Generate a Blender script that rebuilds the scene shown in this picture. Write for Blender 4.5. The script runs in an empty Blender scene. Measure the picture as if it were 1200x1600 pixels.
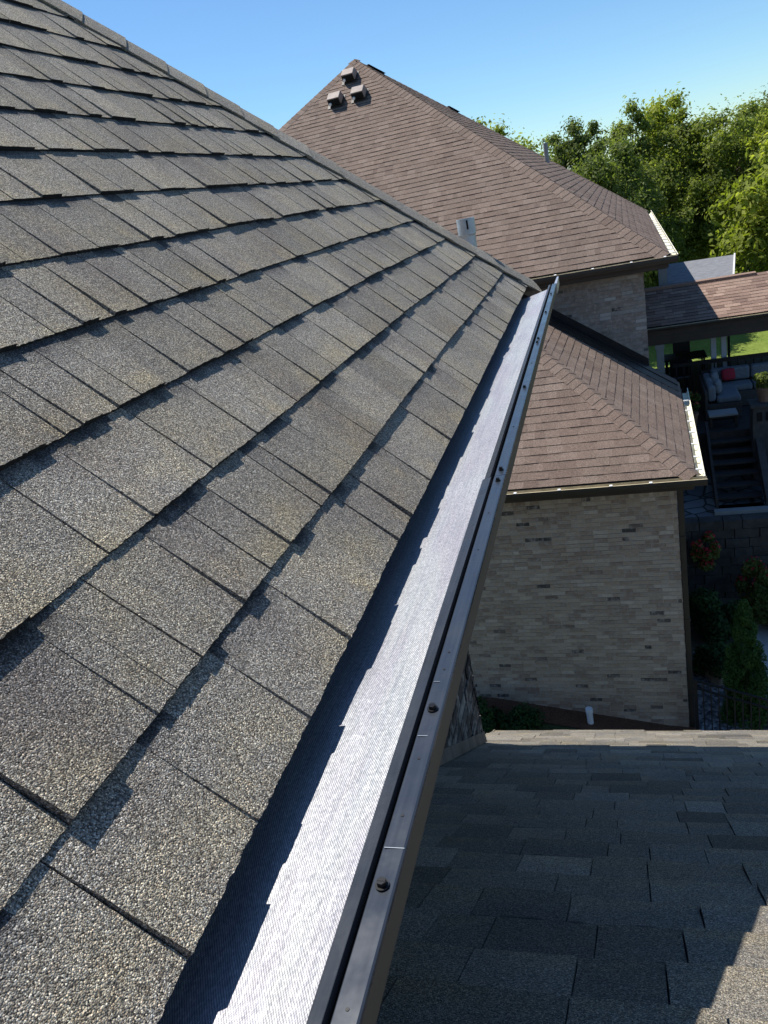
import bpy, bmesh, math, random
import numpy as np
from mathutils import Vector, Matrix

R = math.radians
sc = bpy.context.scene
col = sc.collection

# ------------------------------------------------------------------ camera, sky, sun
# The camera stands at the world origin, 0.47 m above the eave of the grey roof.
cd = bpy.data.cameras.new('camera')
cam = bpy.data.objects.new('camera', cd); col.objects.link(cam)
cd.sensor_fit = 'HORIZONTAL'; cd.sensor_width = 36.0
cd.lens = 1183.5 * 36.0 / 1200.0
cd.clip_start = 0.02; cd.clip_end = 3000
p_, ro, ya = R(21.445), R(-11.928), R(-18.432)
fw = Vector((math.sin(ya)*math.cos(p_), math.cos(ya)*math.cos(p_), -math.sin(p_)))
rt = fw.cross(Vector((0, 0, 1))).normalized(); up = rt.cross(fw)
r2 = rt*math.cos(ro) + up*math.sin(ro); u2 = -rt*math.sin(ro) + up*math.cos(ro)
M = Matrix.Identity(4)
for i in range(3):
    M[i][0] = r2[i]; M[i][1] = u2[i]; M[i][2] = -fw[i]
cam.matrix_world = M
sc.camera = cam

SUN = Vector((-0.500, 0.25, 1.0)).normalized()
elev = math.asin(SUN.z)
world = bpy.data.worlds.new('World'); sc.world = world; world.use_nodes = True
nt = world.node_tree
bg = nt.nodes['Background']; bg.inputs['Strength'].default_value = 0.085
sky = nt.nodes.new('ShaderNodeTexSky'); sky.sky_type = 'NISHITA'; sky.sun_disc = False
sky.sun_elevation = elev; sky.sun_rotation = math.atan2(SUN.x, SUN.y)
sky.air_density = 1.0; sky.dust_density = 0.0; sky.ozone_density = 3.0; sky.altitude = 300
tn = nt.nodes.new('ShaderNodeMix'); tn.data_type = 'RGBA'; tn.blend_type = 'MULTIPLY'; tn.inputs[0].default_value = 1.0
tn.inputs[7].default_value = (0.84, 1.09, 1.25, 1)
nt.links.new(sky.outputs[0], tn.inputs[6]); nt.links.new(tn.outputs[2], bg.inputs['Color'])
sl = bpy.data.lights.new('sun', 'SUN'); sl.energy = 5.0; sl.angle = R(0.53); sl.color = (1.0, 0.955, 0.88)
so = bpy.data.objects.new('sun', sl); col.objects.link(so)
so.rotation_euler = SUN.to_track_quat('Z', 'Y').to_euler(); so.location = (-20, 10, 40)
vs = sc.view_settings
vs.view_transform = 'Standard'; vs.look = 'None'; vs.gamma = 1; vs.exposure = 0.42
sc.cycles.max_bounces = 6; sc.cycles.diffuse_bounces = 3; sc.cycles.transparent_max_bounces = 6

# ------------------------------------------------------------------ helpers
A2 = R(1.9); CA, SA = math.cos(A2), math.sin(A2)      # the brown house stands 1.9 degrees off the grey one
def HW(v): return Vector((CA*v[0] + SA*v[1], -SA*v[0] + CA*v[1], v[2]))

class MB:
    """collects polygons; build() links them as ONE mesh object"""
    def __init__(s): s.v = []; s.f = []; s.t = []; s.m = []; s.fv = {}
    def face(s, pts, tint=0.5, mi=0, fv=None):
        n = len(s.v)
        if fv is not None:
            for i_, q_ in enumerate(fv): s.fv[n+i_] = q_
        s.v.extend([tuple(p) for p in pts]); s.f.append(tuple(range(n, n+len(pts)))); s.t.append(tint); s.m.append(mi)
    def quadmesh(s, v, f, tint=0.5, mi=0):
        n = len(s.v); s.v.extend([tuple(p) for p in v])
        for q in f: s.f.append(tuple(i+n for i in q)); s.t.append(tint); s.m.append(mi)
    def box(s, a, b, tint=0.5, mi=0):
        x0, y0, z0 = a; x1, y1, z1 = b
        v = [(x0,y0,z0),(x1,y0,z0),(x1,y1,z0),(x0,y1,z0),(x0,y0,z1),(x1,y0,z1),(x1,y1,z1),(x0,y1,z1)]
        s.quadmesh(v, [(0,3,2,1),(4,5,6,7),(0,1,5,4),(1,2,6,5),(2,3,7,6),(3,0,4,7)], tint, mi)
    def hexa(s, v, tint=0.5, mi=0):
        s.quadmesh(v, [(0,3,2,1),(4,5,6,7),(0,1,5,4),(1,2,6,5),(2,3,7,6),(3,0,4,7)], tint, mi)
    def tube(s, p0, p1, r0, r1, n=8, tint=0.5, mi=0, caps=True):
        p0 = Vector(p0); p1 = Vector(p1); d = (p1-p0).normalized()
        a = d.orthogonal().normalized(); b = d.cross(a)
        v = []
        for p, r in ((p0, r0), (p1, r1)):
            for k in range(n):
                t = 2*math.pi*k/n; v.append(p + a*math.cos(t)*r + b*math.sin(t)*r)
        f = [(k, (k+1) % n, n+(k+1) % n, n+k) for k in range(n)]
        if caps: f += [tuple(range(n-1, -1, -1)), tuple(range(n, 2*n))]
        s.quadmesh(v, f, tint, mi)
    def extrude(s, prof, y0, y1, tint=0.5, mi=0, axis='y'):
        """closed profile of (x,z) extruded along y"""
        n = len(prof)
        v = [(x, y0, z) for x, z in prof] + [(x, y1, z) for x, z in prof]
        if axis == 'x': v = [(y0, x, z) for x, z in prof] + [(y1, x, z) for x, z in prof]
        f = [(k, (k+1) % n, n+(k+1) % n, n+k) for k in range(n)] + [tuple(range(n-1, -1, -1)), tuple(range(n, 2*n))]
        s.quadmesh(v, f, tint, mi)
    def build(s, name, mats, root=None, base=None, smooth=False, bevel=0):
        me = bpy.data.meshes.new(name)
        b = base if base is not None else (root['_b'] if root is not None else (0, 0, 0))
        bb = tuple(b)
        me.from_pydata([(x-bb[0], y-bb[1], z-bb[2]) for x, y, z in s.v], [], s.f)
        if not isinstance(mats, (list, tuple)): mats = [mats]
        for m in mats: me.materials.append(m)
        me.polygons.foreach_set('material_index', s.m)
        at = me.attributes.new('tint', 'FLOAT', 'FACE'); at.data.foreach_set('value', s.t)
        if s.fv:
            fa_ = [0.0]*len(s.v)
            for k_, q_ in s.fv.items(): fa_[k_] = q_
            a2 = me.attributes.new('fv', 'FLOAT', 'POINT'); a2.data.foreach_set('value', fa_)
        if smooth: me.polygons.foreach_set('use_smooth', [True]*len(s.f))
        me.update()
        o = bpy.data.objects.new(name, me); col.objects.link(o)
        if root is not None: o.parent = root
        if bevel:
            md = o.modifiers.new('bevel', 'BEVEL'); md.width = bevel; md.segments = 2; md.limit_method = 'ANGLE'
        return o

def thing(name, label, cat, base, house=False, group=None):
    o = bpy.data.objects.new(name, None); col.objects.link(o)
    o.empty_display_size = 0.2
    o['_b'] = tuple(float(q) for q in base)
    if house: o.location = HW(base); o.rotation_euler = (0, 0, -A2)
    else: o.location = base
    tag(o, label, cat, group); return o
def tag(o, label, cat, group=None):
    o['label'] = label; o['category'] = cat
    if group: o['group'] = group
def place_house(o, base):            # a single-mesh thing given in the brown house's frame
    o.location = HW(base); o.rotation_euler = (0, 0, -A2)
def sub(o, parent):                  # parent a part built about the same base to another part
    o.parent = parent

# ------------------------------------------------------------------ materials
class NT:
    def __init__(s, name):
        s.m = bpy.data.materials.new(name); s.m.use_nodes = True; s.t = s.m.node_tree
        s.b = s.t.nodes['Principled BSDF']
    def n(s, typ, **kw):
        q = s.t.nodes.new(typ)
        for k, v in kw.items(): setattr(q, k, v)
        return q
    def l(s, a, b): s.t.links.new(a, b)
    def coord(s, kind='Object'): return s.n('ShaderNodeTexCoord').outputs[kind]
    def mapping(s, src, scale=(1, 1, 1), rot=(0, 0, 0)):
        q = s.n('ShaderNodeMapping'); q.inputs['Scale'].default_value = scale; q.inputs['Rotation'].default_value = rot
        s.l(src, q.inputs['Vector']); return q.outputs[0]
    def noise(s, src, scale, detail=3, rough=0.55, out='Fac'):
        q = s.n('ShaderNodeTexNoise'); q.inputs['Scale'].default_value = scale; q.inputs['Detail'].default_value = detail
        q.inputs['Roughness'].default_value = rough; s.l(src, q.inputs['Vector']); return q.outputs[out]
    def voro(s, src, scale, feature='F1', rnd=1.0):
        q = s.n('ShaderNodeTexVoronoi'); q.feature = feature; q.inputs['Scale'].default_value = scale
        q.inputs['Randomness'].default_value = rnd; s.l(src, q.inputs['Vector']); return q
    def ramp(s, src, stops):
        q = s.n('ShaderNodeValToRGB'); e = q.color_ramp.elements
        while len(e) < len(stops): e.new(0.5)
        for el, (p, c) in zip(e, stops): el.position = p; el.color = (*c, 1) if len(c) == 3 else c
        s.l(src, q.inputs[0]); return q.outputs[0]
    def mix(s, fac, a, b, mode='MIX'):
        q = s.n('ShaderNodeMix', data_type='RGBA', blend_type=mode)
        for sock, val in ((q.inputs[0], fac), (q.inputs[6], a), (q.inputs[7], b)):
            if isinstance(val, (int, float)): sock.default_value = val
            elif isinstance(val, tuple): sock.default_value = (*val, 1)
            else: s.l(val, sock)
        return q.outputs[2]
    def math(s, op, a, b=None, c=None, clamp=False):
        q = s.n('ShaderNodeMath', operation=op); q.use_clamp = clamp
        for i, val in enumerate((a, b, c)):
            if val is None: continue
            if isinstance(val, (int, float)): q.inputs[i].default_value = val
            else: s.l(val, q.inputs[i])
        return q.outputs[0]
    def mr(s, src, a, b, c, d):
        q = s.n('ShaderNodeMapRange'); s.l(src, q.inputs[0])
        for i, v in enumerate((a, b, c, d)): q.inputs[i+1].default_value = v
        return q.outputs[0]
    def fv(s): return s.n('ShaderNodeAttribute', attribute_name='fv').outputs['Fac']
    def tint(s): return s.n('ShaderNodeAttribute', attribute_name='tint').outputs['Fac']
    def bump(s, h, dist, strength=1.0, normal=None):
        q = s.n('ShaderNodeBump'); q.inputs['Distance'].default_value = dist; q.inputs['Strength'].default_value = strength
        s.l(h, q.inputs['Height'])
        if normal is not None: s.l(normal, q.inputs['Normal'])
        return q.outputs[0]
    def out(s, color=None, rough=0.9, metal=0.0, normal=None, spec=0.3):
        for k, v in (('Base Color', color), ('Roughness', rough), ('Metallic', metal), ('Specular IOR Level', spec)):
            if v is None: continue
            if isinstance(v, (int, float)): s.b.inputs[k].default_value = v
            elif isinstance(v, tuple): s.b.inputs[k].default_value = (*v, 1)
            else: s.l(v, s.b.inputs[k])
        if normal is not None: s.l(normal, s.b.inputs['Normal'])
        return s.m

def granules(name, scale, cols, blotch, dark, tan, bumpd, contrast=.26, rough=0.85, band=.42, bandat=.60):
    """asphalt shingle: mineral granules, each with its own colour; tint = the tab's own blend"""
    q = NT(name); c = q.coord()
    v = q.voro(c, scale); g = q.n('ShaderNodeSeparateColor'); q.l(v.outputs['Color'], g.inputs[0])
    base = q.ramp(g.outputs[0], cols)
    hue = q.ramp(g.outputs[1], [(0.0, (0.90, 0.95, 1.0)), (0.45, (1, 1, 1)), (0.8, (1.07, 1.01, 0.91)), (1, (1.12, 1.0, 0.93))])
    base = q.mix(1.0, base, hue, 'MULTIPLY')
    b1 = q.noise(c, blotch, 3, 0.6)
    base = q.mix(q.mr(b1, 0.50, 0.72, 0, 0.75), base, q.mix(1.0, base, tan, 'MULTIPLY'))
    b2 = q.noise(q.mapping(c, (1, 1, 1), (0.3, 0.2, 0.5)), blotch*0.7, 2, 0.5)
    base = q.mix(q.mr(b2, 0.52, 0.74, 0, 0.8), base, q.mix(1.0, base, dark, 'MULTIPLY'))
    t = q.tint()
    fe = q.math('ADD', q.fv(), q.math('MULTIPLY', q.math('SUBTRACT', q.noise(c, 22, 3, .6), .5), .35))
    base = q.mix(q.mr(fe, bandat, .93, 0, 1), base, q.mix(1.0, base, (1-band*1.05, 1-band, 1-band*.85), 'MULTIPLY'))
    base = q.mix(q.mr(fe, .80, .90, 0, .85), base, q.mix(1.0, base, (.26, .26, .30), 'MULTIPLY'))  # printed band blackened further at tab tops to deepen the course shadows
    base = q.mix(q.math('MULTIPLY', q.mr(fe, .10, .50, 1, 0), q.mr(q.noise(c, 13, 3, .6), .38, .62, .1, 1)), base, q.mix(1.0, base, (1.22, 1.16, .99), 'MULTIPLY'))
    tv = q.mr(t, 0, 1, 1-contrast, 1+contrast)
    cc = q.n('ShaderNodeCombineColor')
    for i in range(3): q.l(tv, cc.inputs[i])
    base = q.mix(1.0, base, cc.outputs[0], 'MULTIPLY')
    v2 = q.voro(c, scale*0.55)
    h = q.math('ADD', q.math('MULTIPLY', v.outputs['Distance'], -1.0), q.math('MULTIPLY', v2.outputs['Distance'], -0.8))
    h = q.math('ADD', h, q.math('MULTIPLY', g.outputs[2], 0.7))
    return q.out(base, rough, 0, q.bump(h, bumpd, 1.0), 0.35)

M_grey = granules('grey_shingle', 820,
    [(0, (.040, .036, .032)), (.3, (.130, .119, .105)), (.6, (.250, .231, .201)), (.86, (.385, .356, .306)), (1, (.74, .69, .60))],
    7, (.74, .71, .74), (1.12, 1.07, .92), 0.0010, .22)
M_lower = granules('driftwood_shingle', 600,
    [(0, (.06, .056, .050)), (.35, (.135, .126, .113)), (.65, (.23, .213, .187)), (.9, (.36, .33, .28)), (1, (.52, .48, .41))],
    4, (.75, .77, .85), (1.14, 1.05, .88), 0.0018, .42, .9, .55, .80)
def brown_roof(name, base0, base1, base2):
    q = NT(name); c = q.coord(); t = q.tint()
    colr = q.ramp(t, [(0, base0), (.5, base1), (1, base2)])
    gr = q.voro(c, 160); g = q.n('ShaderNodeSeparateColor'); q.l(gr.outputs['Color'], g.inputs[0])
    colr = q.mix(1.0, colr, q.ramp(g.outputs[0], [(0, (.55, .55, .56)), (.6, (1, 1, 1)), (1, (1.5, 1.5, 1.45))]), 'MULTIPLY')
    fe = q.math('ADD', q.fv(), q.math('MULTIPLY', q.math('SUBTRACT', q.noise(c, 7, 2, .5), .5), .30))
    colr = q.mix(q.mr(fe, .74, .86, 0, .62), colr, q.mix(1.0, colr, (.42, .40, .40), 'MULTIPLY'))  # dark band at tab tops paints the shadow line below each course
    st = q.noise(q.mapping(c, (1.0, 1.0, .35)), 1.1, 4, 0.6)
    colr = q.mix(q.mr(st, .5, .75, 0, .35), colr, q.mix(1.0, colr, (.8, .86, .86), 'MULTIPLY'))
    big = q.noise(c, 0.35, 3, 0.6)
    colr = q.mix(q.mr(big, .35, .7, 0, .3), colr, q.mix(1.0, colr, (1.15, 1.05, .98), 'MULTIPLY'))
    return q.out(colr, .9, 0, q.bump(gr.outputs['Distance'], .003, .7), .2)
M_brown = brown_roof('brown_shingle', (.150, .108, .088), (.185, .137, .111), (.222, .168, .138))

def brick(name, cols, dirt):
    q = NT(name); c = q.coord(); t = q.tint()
    colr = q.ramp(t, cols)
    n1 = q.noise(c, 26, 4, .65)
    colr = q.mix(q.mr(n1, .35, .7, 0, .7), colr, q.mix(1.0, colr, (.72, .70, .66), 'MULTIPLY'))
    n2 = q.noise(c, 1.1, 4, .6)
    colr = q.mix(q.mr(n2, .4, .7, 0, .45), colr, q.mix(1.0, colr, dirt, 'MULTIPLY'))
    n3 = q.noise(c, 14, 3, .6)                      # smeared mortar
    colr = q.mix(q.mr(n3, .48, .66, 0, .75), colr, (.40, .345, .30))
    return q.out(colr, .92, 0, q.bump(q.noise(c, 70, 4, .7), .006, .8), .15)
M_brick = brick('rustic_brick', [(0, (.08, .07, .065)), (.025, (.13, .11, .10)), (.05, (.33, .24, .185)), (.5, (.46, .355, .265)), (.90, (.53, .425, .33)), (1, (.62, .52, .42))], (.86, .78, .70))
M_brickg = brick('greyed_brick', [(0, (.08, .072, .07)), (.05, (.12, .11, .10)), (.1, (.26, .215, .185)), (.6, (.33, .28, .24)), (.88, (.33, .31, .29)), (1, (.50, .48, .45))], (.82, .80, .80))
def simple(name, colr, rough=.7, metal=0, nscale=8, namt=.25, bumpd=0, spec=.4, stretch=(1, 1, 1)):
    q = NT(name); c = q.mapping(q.coord(), stretch)
    n = q.noise(c, nscale, 4, .6)
    d = tuple(k*(1-namt) for k in colr); l_ = tuple(min(1, k*(1+namt)) for k in colr)
    cc = q.ramp(n, [(.3, d), (.7, l_)])
    nm = q.bump(q.noise(c, nscale*4, 4, .6), bumpd, .6) if bumpd else None
    return q.out(cc, rough, metal, nm, spec)
M_mortar = simple('mortar', (.49, .40, .32), .95, 0, 12, .2, .004)
M_mortard = simple('grey_mortar', (.27, .255, .235), .95, 0, 12, .2, .004)
M_bronze = simple('dark_bronze_trim', (.045, .036, .028), .5, 0, 3, .2)
M_soffit = simple('dark_soffit', (.05, .036, .028), .6, 0, 3, .2)
M_tanmetal = simple('tan_gutter_inside', (.52, .45, .30), .6, 0, 5, .25)
M_cream = simple('cream_gutter_inside', (.85, .80, .62), .55, 0, 5, .15)
M_hanger = simple('pale_aluminium', (.85, .85, .83), .4, 0.2, 5, .05)
M_galv = simple('galvanised_steel', (.42, .46, .50), .42, .55, 14, .25, .0)
M_white = simple('white_paint', (.42, .44, .47), .6, 0, 4, .08)
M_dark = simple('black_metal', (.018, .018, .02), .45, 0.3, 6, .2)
M_deck = simple('dark_deck_board', (.035, .032, .031), .75, 0, 9, .35, .002, .3, (1, 8, 1))
M_siding = simple('pale_grey_siding', (.24, .25, .25), .7, 0, 3, .1)
M_darkroof = simple('charcoal_membrane', (.17, .175, .19), .85, 0, 6, .2, .004)
M_cush = simple('grey_outdoor_fabric', (.13, .15, .17), .95, 0, 22, .18, .004)
M_pillow = simple('pale_fabric', (.16, .18, .20), .95, 0, 22, .2, .004)
M_red = simple('red_fabric', (.26, .015, .03), .9, 0, 40, .5, .003)
M_wicker = simple('dark_wicker', (.05, .045, .042), .7, 0, 90, .5, .006)
M_stone = simple('stone_block', (.055, .054, .052), .95, 0, 5, .35, .03)
M_boulder = simple('beige_boulder', (.30, .25, .19), .95, 0, 4, .35, .05)
M_bark = simple('bark', (.10, .075, .055), .95, 0, 8, .5, .04, .1, (1, 1, .2))
M_terra = simple('clay_pot', (.20, .12, .08), .85, 0, 6, .3)
M_pvc = simple('white_plastic', (.80, .80, .80), .45, 0, 6, .05)
M_mulch = simple('red_brown_mulch', (.13, .062, .034), 1, 0, 45, .6, .04)
M_blackline = simple('dark_gap', (.006, .006, .006), .9, 0, 6, .1)
M_underlay = simple('roof_underlay', (.012, .012, .013), .95, 0, 20, .3)
M_glass = simple('dark_pane', (.02, .025, .03), .15, 0, 2, .1, 0, .8)

def m_guard_metal():
    q = NT('slate_aluminium'); c = q.coord()
    s = q.noise(q.mapping(c, (40, 1.2, 40)), 6, 5, .65)
    w = q.noise(c, 9, 2, .5)
    colr = q.ramp(s, [(.3, (.024, .030, .042)), (.7, (.038, .046, .060))])
    d = q.noise(c, 160, 3, .7)
    colr = q.mix(q.mr(d, .66, .78, 0, .35), colr, (.10, .10, .10))
    sm = q.noise(c, 14, 4, .7)
    rough = q.mr(sm, .3, .7, .20, .36)
    q.out(colr, None, .15, q.bump(q.math('ADD', w, q.math('MULTIPLY', q.noise(c, 38, 2, .5), .08)), .010, .22), .6)
    q.l(rough, q.b.inputs['Roughness']); return q.m
M_rail = m_guard_metal()
M_face = simple('brown_gutter_paint', (.095, .078, .062), .55, 0, 4, .12, 0, .3, (6, .5, 6))

def m_screen():
    """stainless micro mesh, 1.9 mm weave"""
    q = NT('steel_micro_mesh'); c = q.coord()
    sep = q.n('ShaderNodeSeparateXYZ'); q.l(c, sep.inputs[0])
    k = 2*math.pi/0.0022
    wob = q.math('MULTIPLY', q.math('SUBTRACT', q.noise(q.mapping(c, (1, .2, 1)), 60, 3), .5), .003)
    xx = q.math('ADD', sep.outputs[0], wob)
    a = q.math('SINE', q.math('MULTIPLY', q.math('ADD', q.math('MULTIPLY', xx, 1.0), q.math('MULTIPLY', sep.outputs[1], .62)), k))
    b = q.math('SINE', q.math('MULTIPLY', q.math('SUBTRACT', q.math('MULTIPLY', sep.outputs[1], .8), q.math('MULTIPLY', xx, .8)), k))
    w = q.math('ADD', q.math('MULTIPLY', a, .62), q.math('MULTIPLY', b, .38))
    w = q.mr(w, -.8, .8, 0, 1)
    streak = q.noise(q.mapping(c, (60, 1.1, 60)), 3.2, 5, .72)
    film = q.noise(q.mapping(c, (6, 1.0, 6)), 2.6, 3, .55)
    colr = q.ramp(w, [(0, (.25, .255, .26)), (.5, (.46, .465, .465)), (1, (.70, .705, .70))])
    colr = q.mix(1.0, colr, q.ramp(streak, [(.25, (.62, .66, .72)), (.5, (.90, .91, .94)), (.75, (1.0, 1.0, 1.0))]), 'MULTIPLY')
    sp = q.noise(q.mapping(c, (1, .55, 1)), 420, 2, .7)
    colr = q.mix(1.0, colr, q.ramp(sp, [(.3, (.62, .64, .66)), (.55, (1, 1, 1)), (.72, (1.35, 1.36, 1.34))]), 'MULTIPLY')
    thr = q.noise(q.mapping(c, (9, 60, 9)), 4, 3, .6)
    colr = q.mix(q.mr(thr, .55, .75, 0, .35), colr, q.mix(1.0, colr, (.70, .74, .80), 'MULTIPLY'))
    colr = q.mix(q.mr(film, .42, .60, 0, .9), colr, q.mix(1.0, colr, (.90, .85, .91), 'MULTIPLY'))
    n = q.bump(q.noise(q.mapping(c, (3, 1, 3)), 14, 3, .6), .004, .35)
    return q.out(colr, .46, .5, n, .4)
M_screen = m_screen()

def m_leaf(name, c0, c1, c2, transl=.35):
    q = NT(name); t = q.tint()
    colr = q.ramp(t, [(0, c0), (.5, c1), (1, c2)])
    q.out(colr, .65, 0, None, .2)
    tr = q.n('ShaderNodeBsdfTranslucent'); q.l(q.mix(1.0, colr, (1.3, 1.4, .55), 'MULTIPLY'), tr.inputs[0])
    mx = q.n('ShaderNodeMixShader'); mx.inputs[0].default_value = transl
    q.l(q.b.outputs[0], mx.inputs[1]); q.l(tr.outputs[0], mx.inputs[2])
    q.l(mx.outputs[0], q.t.nodes['Material Output'].inputs[0]); return q.m
L_yellow = m_leaf('yellow_green_leaf', (.13, .16, .027), (.26, .30, .05), (.42, .44, .10), .5)
L_mid = m_leaf('mid_green_leaf', (.09, .12, .026), (.19, .23, .05), (.31, .34, .11), .5)
L_dark = m_leaf('dark_green_leaf', (.060, .085, .024), (.14, .18, .05), (.24, .27, .10), .5)
L_ever = m_leaf('evergreen_leaf', (.010, .028, .009), (.020, .055, .014), (.045, .095, .022), .15)
L_flower = m_leaf('red_petal', (.30, .01, .03), (.42, .03, .05), (.55, .12, .10), .3)

def m_grass():
    q = NT('lawn_grass'); c = q.coord('Object')
    n1 = q.noise(c, .35, 5, .6); n2 = q.noise(q.mapping(c, (1, .3, 1)), 9, 4, .7)
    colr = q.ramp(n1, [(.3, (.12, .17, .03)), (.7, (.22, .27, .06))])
    colr = q.mix(q.mr(n2, .35, .7, 0, .7), colr, q.mix(1.0, colr, (.55, .6, .5), 'MULTIPLY'))
    return q.out(colr, .95, 0, q.bump(n2, .05, .6), .1)
M_grass = m_grass()
def m_gravel():
    q = NT('grey_gravel'); c = q.coord()
    v = q.voro(c, 22); g = q.n('ShaderNodeSeparateColor'); q.l(v.outputs['Color'], g.inputs[0])
    colr = q.ramp(g.outputs[0], [(0, (.06, .062, .068)), (.6, (.17, .175, .185)), (1, (.36, .36, .36))])
    return q.out(colr, .9, 0, q.bump(v.outputs['Distance'], .03, -1), .2)
M_gravel = m_gravel()
def m_flag():
    q = NT('flagstone'); c = q.coord()
    v = q.voro(c, 2.6, 'DISTANCE_TO_EDGE'); v1 = q.voro(c, 2.6)
    g = q.n('ShaderNodeSeparateColor'); q.l(v1.outputs['Color'], g.inputs[0])
    colr = q.ramp(g.outputs[0], [(0, (.11, .125, .14)), (1, (.20, .22, .24))])
    colr = q.mix(q.mr(v.outputs['Distance'], .02, .07, 1, 0), colr, (.03, .035, .03))
    return q.out(colr, .85, 0, q.bump(v.outputs['Distance'], .02, .5), .25)
M_flag = m_flag()

# ------------------------------------------------------------------ shingle fields
def clip_poly(pts, poly):
    """Sutherland-Hodgman, poly convex and counter-clockwise, points (u,v)"""
    out = pts
    for i in range(len(poly)):
        ax, ay = poly[i]; bx, by = poly[(i+1) % len(poly)]
        if not out: return []
        res = []
        def side(p): return (bx-ax)*(p[1]-ay) - (by-ay)*(p[0]-ax)
        for j in range(len(out)):
            p, q = out[j], out[(j+1) % len(out)]
            sp, sq = side(p), side(q)
            if sp >= 0: res.append(p)
            if (sp > 0 and sq < 0) or (sp < 0 and sq > 0):
                t = sp/(sp-sq); res.append((p[0]+(q[0]-p[0])*t, p[1]+(q[1]-p[1])*t))
        out = res
    return out

def ccw(poly):
    a = sum(poly[i][0]*poly[(i+1) % len(poly)][1]-poly[(i+1) % len(poly)][0]*poly[i][1] for i in range(len(poly)))
    return poly if a > 0 else poly[::-1]

def shingle_field(mb, corners, e, seed, wr=(.15, .27), lam=(.004, .0105), gap=.0022, ragged=0.0, rows=None,
                  slits=None, flat=False, tilt=1.0, near=None, piece=(.04, .12), double=.45):
    """corners: 3D points of a convex roof plane, the first two along the eave. Lays courses of tabs on it."""
    rng = random.Random(seed)
    P = [Vector(c) for c in corners]
    O = P[0]; U = (P[1]-P[0]).normalized(); N = (P[1]-P[0]).cross(P[2]-P[0]).normalized()
    if N.z < 0: N = -N
    V = N.cross(U)
    if V.z < 0: V = -V
    poly = ccw([((p-O).dot(U), (p-O).dot(V)) for p in P])
    umin = min(p[0] for p in poly); umax = max(p[0] for p in poly); vmax = max(p[1] for p in poly)
    mb.face([O + U*a + V*b - N*.004 for a, b in poly], 0.0, 1)
    if rows is None:
        rows = [0.0]; v = e*.9
        while v < vmax: rows.append(v); v += e
    def pt(a, b, h): return O + U*a + V*b + N*h
    for i, v0 in enumerate(rows):
        v1 = (rows[i+1] if i+1 < len(rows) else v0+e) + .012
        v1 = min(v1, vmax+.02); L = v1-v0
        # u range of this row
        band = clip_poly([(umin-1, v0), (umax+1, v0), (umax+1, v1), (umin-1, v1)], poly)
        if len(band) < 3: continue
        ua = min(p[0] for p in band); ub = max(p[0] for p in band)
        # tab edges
        ed = []
        known = (slits or {}).get(i, [])
        if known:
            ed = list(known); u = ed[0]
            while u > ua: u -= rng.uniform(*wr); ed.insert(0, u)
            u = ed[-1]
        else:
            u = ua - rng.uniform(0, wr[1]); ed = [u]
        while u < ub: u += rng.uniform(*wr); ed.append(u)
        wav = [rng.uniform(-1, 1) for _ in range(4)]
        def butt(u): return .0016*(math.sin(u*3.1+wav[0]*9)+.6*math.sin(u*9.3+wav[1]*9)) if ragged else 0
        for a, b in zip(ed[:-1], ed[1:]):
            tint = min(1, max(0, rng.gauss(.5, .22)))
            # pieces of one laminated tab
            cuts = [a+gap*.5]
            u = a + rng.uniform(*piece)
            while u < b-.03: cuts.append(u); u += rng.uniform(*piece)
            cuts.append(b-gap*.5)
            tl = rng.uniform(-.016, .016) if ragged > 0 else 0
            hi = rng.random() < .5; band_on = rng.random() < .6
            for c0, c1 in zip(cuts[:-1], cuts[1:]):
                if rng.random() < .75: hi = not hi
                hb = (lam[1]*rng.uniform(.85, 1.15)) if hi else lam[0]*rng.uniform(.9, 1.3)
                if flat: hb = lam[0]
                tt = tint + rng.uniform(-.05, .05)
                if rng.random() < .5: band_on = not band_on
                fk = 1.0 if band_on else .72
                inside = not (c0 < ua or c1 > ub) or True
                pts = []
                um = (c0+c1)/2
                fine = ragged > 0 and (near is None or near(um, v0))
                st = .0045 if fine else .012
                if ragged > 0:
                    n = max(1, int((c1-c0)/st))
                    for k in range(n+1):
                        u = c0+(c1-c0)*k/n
                        pts.append((u, v0+butt(u)+rng.uniform(-ragged, ragged)))
                    m = 12 if fine else 4
                    je = ragged*.5 if c1 == cuts[-1] else 0
                    for k in range(1, m): pts.append((c1+rng.uniform(-je, je), v0+L*k/m))
                    pts.append((c1, v1)); pts.append((c0, v1))
                    je = ragged*.5 if c0 == cuts[0] else 0
                    for k in range(m-1, 0, -1): pts.append((c0+rng.uniform(-je, je), v0+L*k/m))
                else:
                    pts = [(c0, v0), (c1, v0), (c1, v1), (c0, v1)]
                pts = clip_poly(pts, poly)
                if len(pts) < 3: continue
                def hh(u, v):
                    f = (v-v0)/L
                    return max(.0015, hb+tl*(u-(a+b)/2))*(1-f) + .0008
                top = [pt(u, v, hh(u, v)) for u, v in pts]
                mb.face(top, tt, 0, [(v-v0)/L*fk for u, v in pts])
                n = len(pts)
                for k in range(n):
                    q0, q1 = pts[k], pts[(k+1) % n]
                    if q0[1] > v1-.001 and q1[1] > v1-.001: continue
                    bt_ = abs(q1[1]-q0[1]) < abs(q1[0]-q0[0])*3
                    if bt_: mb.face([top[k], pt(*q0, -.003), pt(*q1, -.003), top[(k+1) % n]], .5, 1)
                    else: mb.face([top[k], pt(*q0, -.003), pt(*q1, -.003), top[(k+1) % n]], tt, 0, [.6]*4)

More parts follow.
